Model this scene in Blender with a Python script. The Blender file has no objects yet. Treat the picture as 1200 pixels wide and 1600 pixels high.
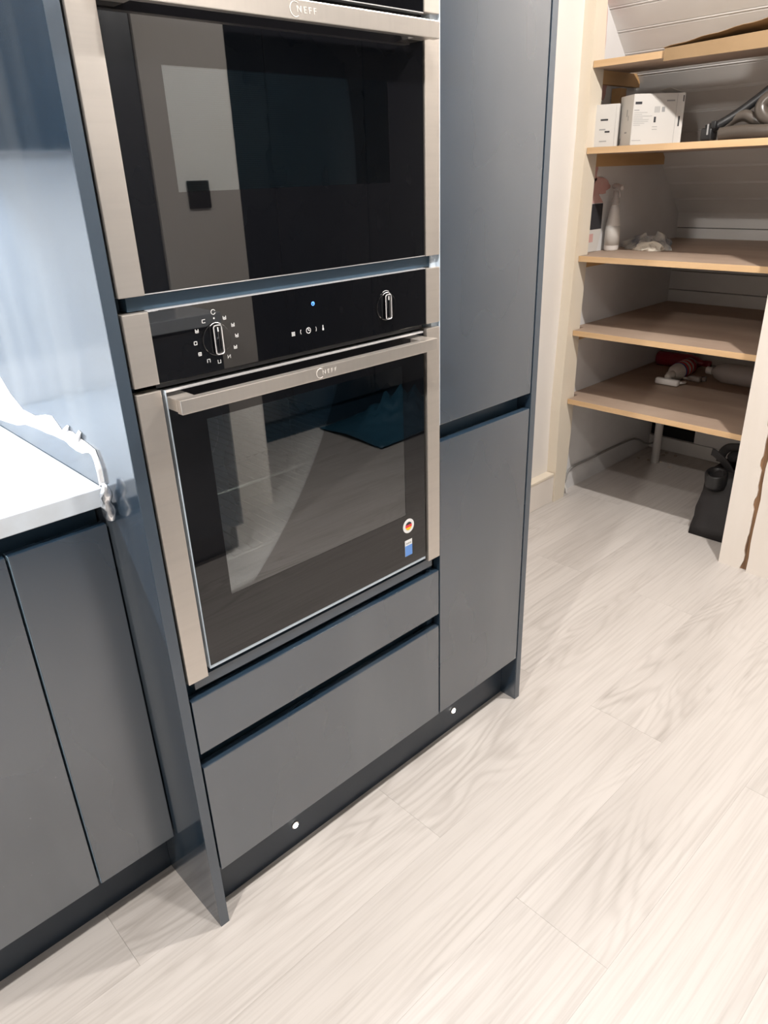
import bpy, bmesh, math, random
from mathutils import Vector, Matrix
random.seed(7)
S = bpy.context.scene
COL = S.collection

# ------------------------------------------------------------------ camera
CAM = Vector((-0.4009, -0.9077, 1.2932)); F = 1129.662
YAW, PIT, ROL = 0.7484, -0.4367, -0.0362
fw = Vector((math.sin(YAW)*math.cos(PIT), math.cos(YAW)*math.cos(PIT), math.sin(PIT)))
rt0 = Vector((math.cos(YAW), -math.sin(YAW), 0)); up0 = rt0.cross(fw)
rt = rt0*math.cos(ROL) + up0*math.sin(ROL); up = -rt0*math.sin(ROL) + up0*math.cos(ROL)
cd = bpy.data.cameras.new('camera'); cam = bpy.data.objects.new('camera', cd); COL.objects.link(cam)
cd.sensor_fit = 'VERTICAL'; cd.sensor_height = 36; cd.lens = 36*F/1600; cd.clip_start = .02
R3 = Matrix((rt, up, -fw)).transposed()
cam.matrix_world = Matrix.Translation(CAM) @ R3.to_4x4()
S.camera = cam

def at(px, py, axis, val):
    """pixel -> point on the plane axis = val"""
    d = fw*F + rt*(px-600) - up*(py-800)
    return CAM + d*((val-CAM[axis])/d[axis])

# ------------------------------------------------------------------ world, exposure
w = bpy.data.worlds.new('world'); S.world = w; w.use_nodes = True
w.node_tree.nodes['Background'].inputs[0].default_value = (.9, .95, 1, 1)
w.node_tree.nodes['Background'].inputs[1].default_value = .1
S.view_settings.view_transform = 'Standard'; S.view_settings.look = 'None'
S.view_settings.gamma = 1; S.view_settings.use_curve_mapping = False
S.view_settings.exposure = 0.45
LAMP_W = 15.0          # each ceiling downlight
STRIP_W = 7.8         # the strip under the wall cabinets
WARM = (1, .95, .895); COOL = (.93, .965, 1)

# ------------------------------------------------------------------ materials
def mat(name, col, rough=.5, metal=0, spec=.5, coat=0, ior=1.5, noise=None, bump=None, emit=None, rvar=None, scuff=False):
    """noise=(scale vec, amount, other colour); bump=(scale vec, strength); rvar=(scale, amount)"""
    m = bpy.data.materials.new(name); m.use_nodes = True; nt = m.node_tree; N = nt.nodes; L = nt.links
    b = N['Principled BSDF']; b.inputs['Base Color'].default_value = (*col, 1); b.inputs['Roughness'].default_value = rough
    b.inputs['Metallic'].default_value = metal; b.inputs['Specular IOR Level'].default_value = spec
    b.inputs['IOR'].default_value = ior; b.inputs['Coat Weight'].default_value = coat; b.inputs['Coat Roughness'].default_value = .05
    tc = N.new('ShaderNodeTexCoord')
    def nz(scale, detail=4):
        mp = N.new('ShaderNodeMapping'); L.new(tc.outputs['Object'], mp.inputs[0]); mp.inputs['Scale'].default_value = scale if isinstance(scale, tuple) else (scale,)*3
        n = N.new('ShaderNodeTexNoise'); n.inputs['Scale'].default_value = 1; n.inputs['Detail'].default_value = detail; L.new(mp.outputs[0], n.inputs[0]); return n
    if noise:
        n = nz(noise[0]); r = N.new('ShaderNodeMapRange'); r.interpolation_type = 'SMOOTHSTEP'; r.inputs['From Min'].default_value = .35; r.inputs['From Max'].default_value = .75; r.inputs['To Max'].default_value = noise[1]
        L.new(n.outputs[0], r.inputs[0]); mx = N.new('ShaderNodeMix'); mx.data_type = 'RGBA'
        mx.inputs[6].default_value = (*col, 1); mx.inputs[7].default_value = (*noise[2], 1); L.new(r.outputs[0], mx.inputs[0]); L.new(mx.outputs[2], b.inputs['Base Color'])
    if scuff:
        # dusty smears and thin rub marks left from fitting
        a = nz((8, 8, 2.2), 3); c = nz((2.3, 2.3, 1.6), 2); sp = nz((170, 170, 170), 1)
        def th(n, lo, hi):
            r = N.new('ShaderNodeMapRange'); r.interpolation_type = 'SMOOTHSTEP'; r.inputs['From Min'].default_value = lo; r.inputs['From Max'].default_value = hi; L.new(n.outputs[0], r.inputs[0]); return r.outputs[0]
        def mul(p, q):
            k = N.new('ShaderNodeMath'); k.operation = 'MULTIPLY'; L.new(p, k.inputs[0])
            if hasattr(q, 'links'): L.new(q, k.inputs[1])
            else: k.inputs[1].default_value = q
            return k.outputs[0]
        sm = mul(mul(th(a, .3, .9), th(c, .3, .8)), .3); spk = mul(mul(th(sp, .76, .8), th(c, .5, .6)), .6)
        k = N.new('ShaderNodeMath'); k.operation = 'MAXIMUM'; L.new(sm, k.inputs[0]); L.new(spk, k.inputs[1])
        m2 = N.new('ShaderNodeMix'); m2.data_type = 'RGBA'; L.new(k.outputs[0], m2.inputs[0]); L.new(b.inputs['Base Color'].links[0].from_socket, m2.inputs[6]); m2.inputs[7].default_value = (.22, .24, .26, 1)
        L.new(m2.outputs[2], b.inputs['Base Color'])
    if rvar:
        n = nz(rvar[0], 2); r = N.new('ShaderNodeMapRange'); r.interpolation_type = 'SMOOTHSTEP'; r.inputs['From Min'].default_value = .15; r.inputs['From Max'].default_value = .85
        r.inputs['To Min'].default_value = rough; r.inputs['To Max'].default_value = rough+rvar[1]; L.new(n.outputs[0], r.inputs[0]); L.new(r.outputs[0], b.inputs['Roughness'])
    if bump:
        n = nz(bump[0]); bp = N.new('ShaderNodeBump'); bp.inputs['Strength'].default_value = bump[1]; bp.inputs['Distance'].default_value = .002
        L.new(n.outputs[0], bp.inputs['Height']); L.new(bp.outputs[0], b.inputs['Normal'])
    if emit:
        b.inputs['Emission Color'].default_value = (*emit[0], 1); b.inputs['Emission Strength'].default_value = emit[1]
    return m

def glassy(name, tint, refl, rough=.0):
    """clear sheet: part of the light passes (tinted), part is mirrored"""
    m = bpy.data.materials.new(name); m.use_nodes = True; nt = m.node_tree; N = nt.nodes; L = nt.links
    N.remove(N['Principled BSDF']); o = N['Material Output']
    t = N.new('ShaderNodeBsdfTransparent'); t.inputs[0].default_value = (*tint, 1)
    g = N.new('ShaderNodeBsdfGlossy'); g.inputs['Roughness'].default_value = rough; g.inputs[0].default_value = (.95, .97, 1, 1)
    f = N.new('ShaderNodeFresnel'); f.inputs[0].default_value = 1.5
    a = N.new('ShaderNodeMath'); a.operation = 'MULTIPLY_ADD'; a.use_clamp = True; L.new(f.outputs[0], a.inputs[0]); a.inputs[1].default_value = 1; a.inputs[2].default_value = refl
    mx = N.new('ShaderNodeMixShader'); L.new(a.outputs[0], mx.inputs[0]); L.new(t.outputs[0], mx.inputs[1]); L.new(g.outputs[0], mx.inputs[2]); L.new(mx.outputs[0], o.inputs[0])
    return m

def plank_mat():
    m = bpy.data.materials.new('pale_oak_plank'); m.use_nodes = True; nt = m.node_tree; N = nt.nodes; L = nt.links; b = N['Principled BSDF']
    tc = N.new('ShaderNodeTexCoord'); oi = N.new('ShaderNodeObjectInfo')
    off = N.new('ShaderNodeVectorMath'); off.operation = 'MULTIPLY'; cmb = N.new('ShaderNodeCombineXYZ')
    for i in range(3): L.new(oi.outputs['Random'], cmb.inputs[i])
    L.new(cmb.outputs[0], off.inputs[0]); off.inputs[1].default_value = (31, 17, 53)
    add = N.new('ShaderNodeVectorMath'); L.new(tc.outputs['Object'], add.inputs[0]); L.new(off.outputs[0], add.inputs[1])
    def nz(sc, detail=3, dist=0):
        mp = N.new('ShaderNodeMapping'); L.new(add.outputs[0], mp.inputs[0]); mp.inputs['Scale'].default_value = sc
        n = N.new('ShaderNodeTexNoise'); n.inputs['Scale'].default_value = 1; n.inputs['Detail'].default_value = detail; n.inputs['Distortion'].default_value = dist
        L.new(mp.outputs[0], n.inputs[0]); return n.outputs[0]
    def mth(op, a, bb=None, c=None):
        k = N.new('ShaderNodeMath'); k.operation = op
        for i, v in enumerate((a, bb, c)):
            if v is None: continue
            if hasattr(v, 'links'): L.new(v, k.inputs[i])
            else: k.inputs[i].default_value = v
        return k.outputs[0]
    big = nz((1.1, 7.5, 1), 2, .4)
    ring = mth('SINE', mth('MULTIPLY', big, 105))                       # cathedral contour lines
    ring = mth('POWER', mth('MULTIPLY_ADD', ring, .5, .5), 2.2)
    rmask = mth('MULTIPLY', ring, mth('SMOOTH_MIN', mth('MAXIMUM', mth('MULTIPLY_ADD', nz((.9, 3, 1), 2), 4, -1.75), 0), 1, .1))
    streak = mth('MAXIMUM', mth('MULTIPLY_ADD', nz((4, 150, 1), 3), 3.0, -1.35), 0)
    cloud = mth('MAXIMUM', mth('MULTIPLY_ADD', nz((1.6, 9, 1), 4), 3.2, -1.45), 0)
    dark = mth('MAXIMUM', mth('MULTIPLY_ADD', nz((2.2, 26, 1), 5, 1.2), 9, -6.0), 0)
    t = mth('ADD', mth('MULTIPLY', rmask, .36), mth('ADD', mth('MULTIPLY', streak, .34), mth('ADD', mth('MULTIPLY', cloud, .30), mth('MULTIPLY', dark, .35))))
    t = mth('MINIMUM', t, 1)
    mx = N.new('ShaderNodeMix'); mx.data_type = 'RGBA'; L.new(t, mx.inputs[0])
    mx.inputs[6].default_value = (.605, .568, .54, 1); mx.inputs[7].default_value = (.34, .305, .28, 1)
    L.new(mx.outputs[2], b.inputs['Base Color']); b.inputs['Roughness'].default_value = .42; b.inputs['Specular IOR Level'].default_value = .4
    bp = N.new('ShaderNodeBump'); bp.inputs['Strength'].default_value = .25; bp.inputs['Distance'].default_value = .0006; L.new(t, bp.inputs['Height']); L.new(bp.outputs[0], b.inputs['Normal'])
    return m

NAVY = (.012, .029, .052)
M = dict(
    navy=mat('navy_satin_door', NAVY, .22, spec=1, ior=1.85, noise=((3, 3, 4), .35, (.02, .045, .075)), rvar=((5, 5, 3), .12), scuff=True),
    navy_gloss=mat('navy_gloss_panel', NAVY, .085, spec=1, ior=1.7, noise=((9, 9, 1.0), .8, (.085, .10, .115)), rvar=((9, 9, 1), .12)),
    navy_plinth=mat('navy_plinth_board', (.012, .024, .042), .32, spec=.55, noise=((4, 4, 20), .3, (.03, .045, .06)), rvar=((8, 8, 8), .1)),
    navy_edge=mat('navy_edge_band', (.03, .05, .075), .35, spec=1, ior=1.6),
    navy_rail=mat('navy_rail', (.028, .058, .09), .4),
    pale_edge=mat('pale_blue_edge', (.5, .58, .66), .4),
    pale_navy=mat('lit_blue_edge', (.16, .23, .29), .4),  # paler blue with the light on a door edge painted in
    steel=mat('brushed_steel', (.66, .61, .56), .3, metal=.85, noise=((2, 2, 160), .25, (.56, .52, .48)), rvar=((6, 6, 4), .12)),
    steel_h=mat('brushed_steel_bar', (.7, .65, .6), .32, metal=.85, noise=((160, 4, 4), .2, (.6, .56, .52))),
    black_glass=mat('black_glass', (.004, .004, .005), .015, spec=.75),
    black=mat('black_plastic', (.012, .012, .014), .35),
    chrome=mat('pale_chrome', (.8, .8, .82), .25, metal=.6),
    print_w=mat('white_print', (.8, .8, .8), .6),
    print_g=mat('grey_etched_print', (.74, .70, .66), .4, metal=.3),
    print_k=mat('dark_print', (.03, .03, .035), .6),
    print_grey=mat('grey_print', (.33, .33, .33), .6),
    blue_lit=mat('blue_lit_display', (.02, .05, .3), .5, emit=((.08, .25, 1), 3)),
    oven_glass=glassy('oven_window_glass', (.72, .76, .76), .12),
    mw_glass=glassy('microwave_window_glass', (.5, .55, .56), .07),
    enamel=mat('dark_grey_enamel', (.10, .108, .11), .3),
    wire=mat('wire_chrome', (.75, .74, .7), .25, metal=.9),
    plank=plank_mat(),
    subfloor=mat('subfloor', (.2, .18, .16), .9),
    wall=mat('warm_white_paint', (.8, .76, .72), .65, bump=((60, 60, 60), .12), noise=((4, 4, 4), .25, (.74, .67, .6))),
    wall_in=mat('alcove_white_paint', (.75, .745, .745), .75, bump=((25, 25, 25), .4), noise=((6, 6, 6), .4, (.66, .645, .64))),
    gloss_white=mat('cream_gloss_paint', (.8, .72, .6), .35, noise=((8, 8, 1.5), .5, (.78, .65, .48))),
    gloss_pink=mat('white_gloss_paint', (.82, .76, .70), .35, noise=((20, 20, 3), .3, (.75, .68, .6))),
    board_w=mat('white_painted_board', (.78, .77, .755), .55, noise=((9, 3, 9), .4, (.69, .67, .65))),
    pink=mat('pink_bare_plaster', (.62, .36, .33), .85, noise=((20, 20, 20), .5, (.6, .45, .42))),
    ceil=mat('ceiling_paint', (.8, .78, .75), .8),
    pine=mat('ply_board', (.48, .365, .285), .6, noise=((6, 2.2, 6), .8, (.35, .25, .19)), bump=((30, 3, 30), .1)),
    pine_edge=mat('pine_edge', (.70, .475, .27), .5, noise=((30, 2.5, 30), .6, (.6, .38, .19))),
    batten=mat('pine_batten', (.6, .37, .17), .55, noise=((4, 30, 30), .5, (.48, .27, .11))),
    rot=mat('bare_split_wood', (.3, .17, .09), .9, noise=((30, 90, 7), .9, (.08, .045, .025)), bump=((60, 60, 12), .8)),
    quartz=mat('white_quartz', (.66, .72, .79), .18, noise=((30, 30, 30), .5, (.56, .59, .62))),
    splash=mat('pale_splashback', (.78, .8, .82), .25),
    film=mat('white_protective_film', (.86, .87, .9), .35, spec=.6),
    clearfilm=glassy('clear_crumpled_film', (.88, .88, .9), .25, .25),
    card=mat('white_card', (.66, .64, .61), .6),
    kraft=mat('kraft_paper', (.34, .225, .12), .75, noise=((9, 9, 9), .4, (.28, .18, .09)), bump=((25, 25, 25), .4)),
    rubber=mat('black_rubber', (.014, .014, .015), .4),
    hose=mat('grey_brown_hose', (.085, .07, .058), .3, spec=.6),
    clear_p=glassy('clear_plastic', (.9, .9, .91), .02, .15),
    white_p=mat('white_plastic', (.78, .75, .72), .35),
    red_p=mat('red_plastic', (.30, .02, .035), .25),
    blue_p=mat('blue_print', (.03, .08, .36), .5),
    redprint=mat('red_print', (.75, .04, .05), .5), yellowprint=mat('yellow_print', (.95, .62, .02), .5), bluesky=mat('sky_blue_print', (.13, .3, .72), .5),
    bag=mat('black_woven_bag', (.016, .014, .015), .6, bump=((300, 300, 300), .3)),
    rag=mat('grey_rag', (.62, .585, .53), .9, noise=((20, 20, 20), 1, (.13, .14, .17)), bump=((120, 120, 120), .5)),
    cream_rag=mat('cream_rag', (.88, .83, .73), .9, bump=((120, 120, 120), .5)),
    cable=mat('grey_cable', (.3, .29, .28), .5),
    dark=mat('dark_void', (.012, .012, .013), .9),
    led=mat('led_lens', (1, 1, 1), .4, emit=((1, .96, .9), 22)),
    lamp=mat('downlight_lens', (1, 1, 1), .4, emit=((1, .9, .8), 20)),
    strip=mat('led_strip', (1, 1, 1), .4, emit=((.9, .95, 1), 20)),
    bluesheet=mat('blue_dust_sheet', (.025, .10, .16), .45),
    debris=mat('grey_rubble', (.45, .38, .33), .9),
)
def mesh_screen():
    m = bpy.data.materials.new('perforated_screen'); m.use_nodes = True; nt = m.node_tree; N = nt.nodes; L = nt.links; b = N['Principled BSDF']
    tc = N.new('ShaderNodeTexCoord'); mp = N.new('ShaderNodeMapping'); L.new(tc.outputs['Object'], mp.inputs[0]); mp.inputs['Scale'].default_value = (420, 420, 420)
    v = N.new('ShaderNodeTexVoronoi'); v.inputs['Randomness'].default_value = 0; v.inputs['Scale'].default_value = 1; L.new(mp.outputs[0], v.inputs['Vector'])
    r = N.new('ShaderNodeMapRange'); r.inputs['From Min'].default_value = .3; r.inputs['From Max'].default_value = .42; L.new(v.outputs['Distance'], r.inputs[0])
    mx = N.new('ShaderNodeMix'); mx.data_type = 'RGBA'; mx.inputs[6].default_value = (.015, .02, .022, 1); mx.inputs[7].default_value = (.19, .25, .27, 1)
    L.new(r.outputs[0], mx.inputs[0]); L.new(mx.outputs[2], b.inputs['Base Color']); b.inputs['Roughness'].default_value = .4; b.inputs['Metallic'].default_value = .3
    return m
M['screen'] = mesh_screen()
M['cloudy'] = mat('cloudy_plastic', (.62, .57, .55), .3); M['cloudy'].node_tree.nodes['Principled BSDF'].inputs['Alpha'].default_value = .6

# ------------------------------------------------------------------ mesh helpers
def box(bm, x0, x1, y0, y1, z0, z1, bev=0):
    r = bmesh.ops.create_cube(bm, size=1)
    for v in r['verts']:
        v.co = ((x0+x1)/2+v.co.x*(x1-x0), (y0+y1)/2+v.co.y*(y1-y0), (z0+z1)/2+v.co.z*(z1-z0))
    if bev:
        e = list({e for v in r['verts'] for e in v.link_edges})
        bmesh.ops.bevel(bm, geom=e, offset=bev, segments=2, affect='EDGES', profile=.6)
    return bm
def B(*a, bev=0): return box(bmesh.new(), *a, bev=bev)
def ring(bm, pts, rad, n=10, cap=True, flat=None):
    """tube along pts; rad number or list; flat=(a,b) squashes the section"""
    pts = [Vector(p) for p in pts]; rows = []; nrm = None
    for i, p in enumerate(pts):
        d = (pts[min(i+1, len(pts)-1)]-pts[max(i-1, 0)]).normalized()
        if nrm is None:
            nrm = d.orthogonal().normalized() if flat is None else (Vector(flat[2])-d*d.dot(Vector(flat[2]))).normalized()
        nrm = (nrm-d*nrm.dot(d)).normalized(); bi = d.cross(nrm)
        r = rad[i] if isinstance(rad, (list, tuple)) else rad
        a, b = (flat[0], flat[1]) if flat else (1, 1)
        rows.append([bm.verts.new(p+(nrm*math.cos(t)*a+bi*math.sin(t)*b)*r) for t in [2*math.pi*k/n for k in range(n)]])
    for r0, r1 in zip(rows, rows[1:]):
        for k in range(n): bm.faces.new((r0[k], r0[(k+1) % n], r1[(k+1) % n], r1[k]))
    if cap: bm.faces.new(rows[0][::-1]); bm.faces.new(rows[-1])
    return bm
def smooth_path(pts, n=6):
    pts = [Vector(p) for p in pts]; out = []
    for i in range(len(pts)-1):
        a, b, c, d = pts[max(i-1, 0)], pts[i], pts[i+1], pts[min(i+2, len(pts)-1)]
        for k in range(n):
            t = k/n; out.append(.5*((2*b)+(c-a)*t+(2*a-5*b+4*c-d)*t*t+(3*b-a-3*c+d)*t**3))
    return out+[pts[-1]]
def lathe(bm, prof, n=20, mtx=None, sx=1, sy=1):
    rows = []
    for r, z in prof:
        rows.append([bm.verts.new((r*math.cos(2*math.pi*k/n)*sx, r*math.sin(2*math.pi*k/n)*sy, z)) for k in range(n)])
    for a, b in zip(rows, rows[1:]):
        for k in range(n): bm.faces.new((a[k], a[(k+1) % n], b[(k+1) % n], b[k]))
    bm.faces.new(rows[0][::-1]); bm.faces.new(rows[-1])
    if mtx: bmesh.ops.transform(bm, matrix=mtx, verts=[v for r in rows for v in r])
    return bm
def prism(bm, poly, axis, a, b):
    """poly of 2D points extruded along axis from a to b"""
    def P(p, t):
        q = list(p); q.insert(axis, t); return q
    v0 = [bm.verts.new(P(p, a)) for p in poly]; v1 = [bm.verts.new(P(p, b)) for p in poly]
    n = len(poly)
    bm.faces.new(v0); bm.faces.new(v1[::-1])
    for i in range(n): bm.faces.new((v0[i], v1[i], v1[(i+1) % n], v0[(i+1) % n]))
    bmesh.ops.recalc_face_normals(bm, faces=bm.faces[:]); return bm

def root_loc(p):
    l = Vector((0, 0, 0))
    while p: l = l+p.location; p = p.parent
    return l
def obj(name, bm, m, parent=None, smooth=False, origin=None, **props):
    """mesh given in world coordinates -> one object"""
    me = bpy.data.meshes.new(name)
    base = root_loc(parent)
    o0 = Vector(origin) if origin is not None else base
    bmesh.ops.recalc_face_normals(bm, faces=bm.faces[:])
    bmesh.ops.translate(bm, verts=bm.verts[:], vec=-o0); bm.to_mesh(me); bm.free()
    me.materials.append(M[m]); o = bpy.data.objects.new(name, me); COL.objects.link(o)
    o.parent = parent; o.location = o0-base
    if smooth:
        for p in me.polygons: p.use_smooth = True
    for k, v in props.items(): o[k] = v
    return o
def thing(name, label, cat, loc, group=None):
    o = bpy.data.objects.new(name, None); COL.objects.link(o); o.location = loc; o['label'] = label; o['category'] = cat; o.empty_display_size = .05
    if group: o['group'] = group
    return o
def tag(o, label, cat, group=None):
    o['label'] = label; o['category'] = cat
    if group: o['group'] = group
    return o
def struct(name, bm, m, parent=None):
    o = obj(name, bm, m, parent)
    if not parent: o['kind'] = 'structure'
    return o
def text(name, s, size, m, parent, loc, rot, depth=.0002):
    c = bpy.data.curves.new(name, 'FONT'); c.body = s; c.size = size; c.extrude = depth; c.align_x = 'CENTER'; c.align_y = 'CENTER'
    t = bpy.data.objects.new(name, c); dg = bpy.context.evaluated_depsgraph_get()
    COL.objects.link(t); dg.update(); me = bpy.data.meshes.new_from_object(t.evaluated_get(dg)); bpy.data.objects.remove(t)
    me.materials.clear(); me.materials.append(M[m]); o = bpy.data.objects.new(name, me); COL.objects.link(o)
    o.parent = parent; o.location = Vector(loc)-root_loc(parent); o.rotation_euler = rot; return o

# ================================================================== SETTING
XL, XR, YB, YF, ZC = -2.2, 2.0, .70, -3.6, 2.30
floor = struct('floor', B(XL-.1, 3.05, YF-.1, YB+.1, -.06, -.006), 'subfloor')
PW, PLN = .20, 1.185
pm = None
for r in range(-4, 18):
    y1 = .04-PW*r; y0 = y1-PW
    if y0 > YB or y1 < YF: continue
    x = .424+(PLN/2 if r % 2 else 0)-4*PLN
    while x < 2.95:
        if x+PLN > XL:
            if pm is None:
                o = obj('plank', B(0, PLN-.0004, 0, PW-.0002, -.006, 0), 'plank', floor); pm = o.data
            else:
                o = bpy.data.objects.new('plank', pm); COL.objects.link(o); o.parent = floor
            o.location = (x, y0, 0)
        x += PLN
struct('wall_back', B(XL-.1, 3.05, YB, YB+.1, 0, ZC), 'wall')
struct('wall_left', B(XL-.1, XL, YF, YB, 0, ZC), 'wall')
struct('wall_front', B(XL-.1, 3.05, YF-.1, YF, 0, ZC), 'wall')
wr = bmesh.new()
poly = [(-1.05, 0), (-.166, 0)]
for i in range(1, 40): poly.append((-.151-(.013 if i < 9 else .006 if i < 16 else 0)-.0022*math.sin(i*1.7)-random.uniform(0, .003), i*.055))
poly += [(-.156, ZC), (-1.05, ZC)]
struct('wall_right', prism(wr, poly, 0, 1.992, 2.10), 'gloss_pink')
struct('wall_far', B(3.05, 3.15, YF, YB, 0, ZC), 'wall')
struct('wall_header', B(2.012, 2.10, -.156, YB, 2.02, ZC), 'wall')
struct('ceiling', B(XL-.1, 3.05, YF-.1, YB+.1, ZC, ZC+.06), 'ceil')
# right post of the alcove opening, chipped along its split edge
poly = [(-.068, 0), (-.141, 0)]
for i in range(1, 64):
    z = i*.035; poly.append((-.1425-.003*math.sin(z*9)-random.choice((0, .002, .005, .0065)), z)); poly.append((poly[-1][0]+random.uniform(-.001, .001), z+.02))
poly += [(-.146, 2.3), (-.068, 2.3)]
post = struct('trim_2', prism(bmesh.new(), poly, 0, 2.0, 2.09), 'gloss_pink')
struct('split_wood', B(2.006, 2.088, -.172, -.139, 0, 2.29), 'rot', post)
# left post, slightly out of true
lp = [(2.046, 0), (2.040, .4), (2.062, .9), (2.082, 1.4), (2.080, 2.3)]; rp = [(2.150, 2.3), (2.150, 1.8), (2.160, 1.6), (2.161, 1.36), (2.152, 1.0), (2.139, .73), (2.136, .3), (2.118, 0)]
bm = prism(bmesh.new(), lp+rp, 1, .657, YB)
struct('trim_1', bm, 'gloss_white')
# baseboard beside the cabinet
bb = struct('baseboard_back', B(.916, 2.044, .664, YB, 0, .118, bev=.002), 'gloss_pink')
struct('top_bead', B(.916, 2.04, .661, YB, .118, .131, bev=.003), 'gloss_white', bb)
# alcove: rear wall boards, sloping boards under the stairs, end wall
AB = struct('wall_alcove_back', B(2.952, 3.05, -.30, YB, 0, 1.2), 'dark')
for y0, y1, z0, z1 in [(-.16, .70, .001, .066), (-.16, .47, .069, .20), (-.16, .70, .203, .45), (-.16, .70, .453, .77), (-.16, .70, .773, .852), (-.16, .70, .855, 1.034), (-.16, .70, 1.037, 1.11)]:
    struct('board', B(2.93, 2.951, y0, y1, z0, z1, bev=.0015), 'board_w', AB)
struct('wall_alcove_end', B(2.10, 3.05, -.26, -.16, 0, ZC), 'wall_in')
wl = struct('wall_alcove_side', B(2.165, 2.93, .694, .6995, 0, 2.0), 'wall_in')
# pink bare patches on the side wall
def blob(cx, cz, rx, rz, seed):
    random.seed(seed); n = 22
    return [(cx+rx*math.cos(2*math.pi*k/n)*random.uniform(.75, 1.05), cz+rz*math.sin(2*math.pi*k/n)*random.uniform(.75, 1.05)) for k in range(n)]
for i, (cx, cz, rx, rz) in enumerate([(2.25, 1.225, .085, .035), (2.20, 1.275, .04, .05), (2.215, 1.56, .035, .06), (2.19, 1.72, .03, .12)]):
    bm = prism(bmesh.new(), blob(cx, cz, rx, rz, i), 1, .6925, .6945); struct('plaster_patch', bm, 'pink', wl)
SL = struct('ceiling_slope', prism(bmesh.new(), [(2.975, 1.10), (2.04, 2.01), (2.04, 2.06), (3.0, 1.16)], 1, -.16, YB), 'dark')
d = Vector((-.717, 0, .697)).normalized(); n = Vector((-d.z, 0, d.x)); n = n if n.x < 0 else -n
o0 = Vector((2.935, 0, 1.107)); pitch = .0895
for k in range(14):
    a = o0+d*(pitch*k); b = o0+d*(pitch*(k+1)-.0015)
    h = .012
    # board with a rounded bead along its upper edge
    prof = [a, a+n*h, b-d*.012+n*h, b-d*.009+n*(h-.004), b-d*.006+n*(h-.004), b-d*.004+n*(h+.001), b+n*(h-.001), b]
    struct('board', prism(bmesh.new(), [(p.x, p.z) for p in prof], 1, -.16, .697), 'board_w', SL)
# pillar and opposite furniture (seen in the oven glass)
pil = struct('wall_pillar', B(.89, 1.22, -1.95, -1.55, 0, ZC), 'wall')

# ================================================================== LIGHTING FIXTURES
def downlight(x, y, which, power=1, cone=112, blend=1.0):
    t = thing('downlight', f'round white ceiling downlight {which}', 'downlight', (x, y, ZC), 'ceiling downlights')
    bm = bmesh.new(); ring(bm, [(x+.045*math.cos(a), y+.045*math.sin(a), ZC-.003) for a in [2*math.pi*k/24 for k in range(25)]], .006, 8)
    obj('bezel', bm, 'white_p', t, True)
    bm = lathe(bmesh.new(), [(.036, ZC-.004), (.036, ZC-.0005)], 24, Matrix.Translation((x, y, 0))); obj('lens', bm, 'lamp', t)
    l = bpy.data.lights.new('downlight_lamp', 'SPOT'); l.energy = LAMP_W*4*power; l.color = WARM; l.spot_size = math.radians(cone); l.spot_blend = blend; l.shadow_soft_size = .03
    o = bpy.data.objects.new('downlight_lamp', l); COL.objects.link(o); o.parent = t; o.location = (0, 0, -.02)
for a in [(-.95, -.57, 'over the worktop run', 1.5, 174, .3), (.2, -.57, 'in front of the ovens', .65, 150, .8), (1.36, -.57, 'in front of the alcove', 1.45, 174, .3)]:
    downlight(*a)

# ================================================================== TALL UNITS
def end_panel(x0, x1, label, m):
    t = thing('end_panel', label, 'panel', (x0, 0, 0), 'end panels of the tall units')
    obj('panel_board', B(x0, x1, .0012, YB-.002, 0, 2.2, bev=.0006), m, t)
    obj('front_edging', B(x0, x1, -.0008, .0008, 0, 2.2), 'navy_edge', t)
    return t
end_panel(-.022, -.004, 'glossy navy end panel standing between the worktop and the ovens', 'navy_gloss')
end_panel(.897, .915, 'navy end panel beside the white wall and alcove', 'navy')

H = thing('oven_housing_cabinet', 'tall navy oven cabinet with two handleless drawers below the ovens', 'cabinet', (.3, .33, 0))
obj('side_panel', B(-.0035, .0135, .03, .66, .135, 2.2), 'navy_rail', H)
obj('side_panel', B(.580, .5962, .004, .66, .562, 2.2), 'pale_edge', H, label='pale blue-white edge with light painted in')  # bluish light in the gap is painted as the panel's pale colour
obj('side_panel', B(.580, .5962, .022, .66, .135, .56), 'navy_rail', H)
obj('back_panel', B(.0135, .580, .648, .66, .135, 2.2), 'navy_rail', H)
obj('rail', B(.0135, .580, .008, .30, 1.1435, 1.161), 'navy_rail', H)
obj('rail', B(.0135, .580, .006, .30, .5405, .560), 'navy_edge', H)
obj('finger_channel', B(.0135, .580, .034, .05, .37, .5405), 'navy_rail', H)
obj('top_panel', B(.0135, .58, .02, .648, 2.16, 2.18), 'navy_rail', H)
obj('door', B(.0, .595, 0, .019, 1.64, 2.19, bev=.001), 'navy', H)
for z0, z1 in ((.4151, .5249), (.1365, .384)):
    dr = obj('drawer', B(0, .595, 0, .019, z0, z1, bev=.0012), 'navy', H)
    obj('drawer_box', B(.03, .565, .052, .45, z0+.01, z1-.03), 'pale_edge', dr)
    obj('top_lip', prism(bmesh.new(), [(.019, z1-.022), (.019, z1-.001), (.030, z1-.022)], 0, .0135, .58), 'navy_rail', dr)
T = thing('larder_cabinet', 'slim tall navy cabinet with upper and lower handleless doors', 'cabinet', (.75, .33, 0))
obj('body', B(.5975, .8965, .036, .66, .135, 2.2), 'navy_rail', T)
obj('door', B(.599, .8939, 0, .0195, .8472, 2.19, bev=.0012), 'navy', T)
obj('door', B(.599, .8939, 0, .0195, .1365, .812, bev=.0012), 'navy', T)
obj('door_edge', B(.5964, .5989, -.0004, .019, .8475, 2.19), 'pale_edge', T, label='whitish door edge with light painted in')  # whitish-blue light on the door's left edge is put into its colour

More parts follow.
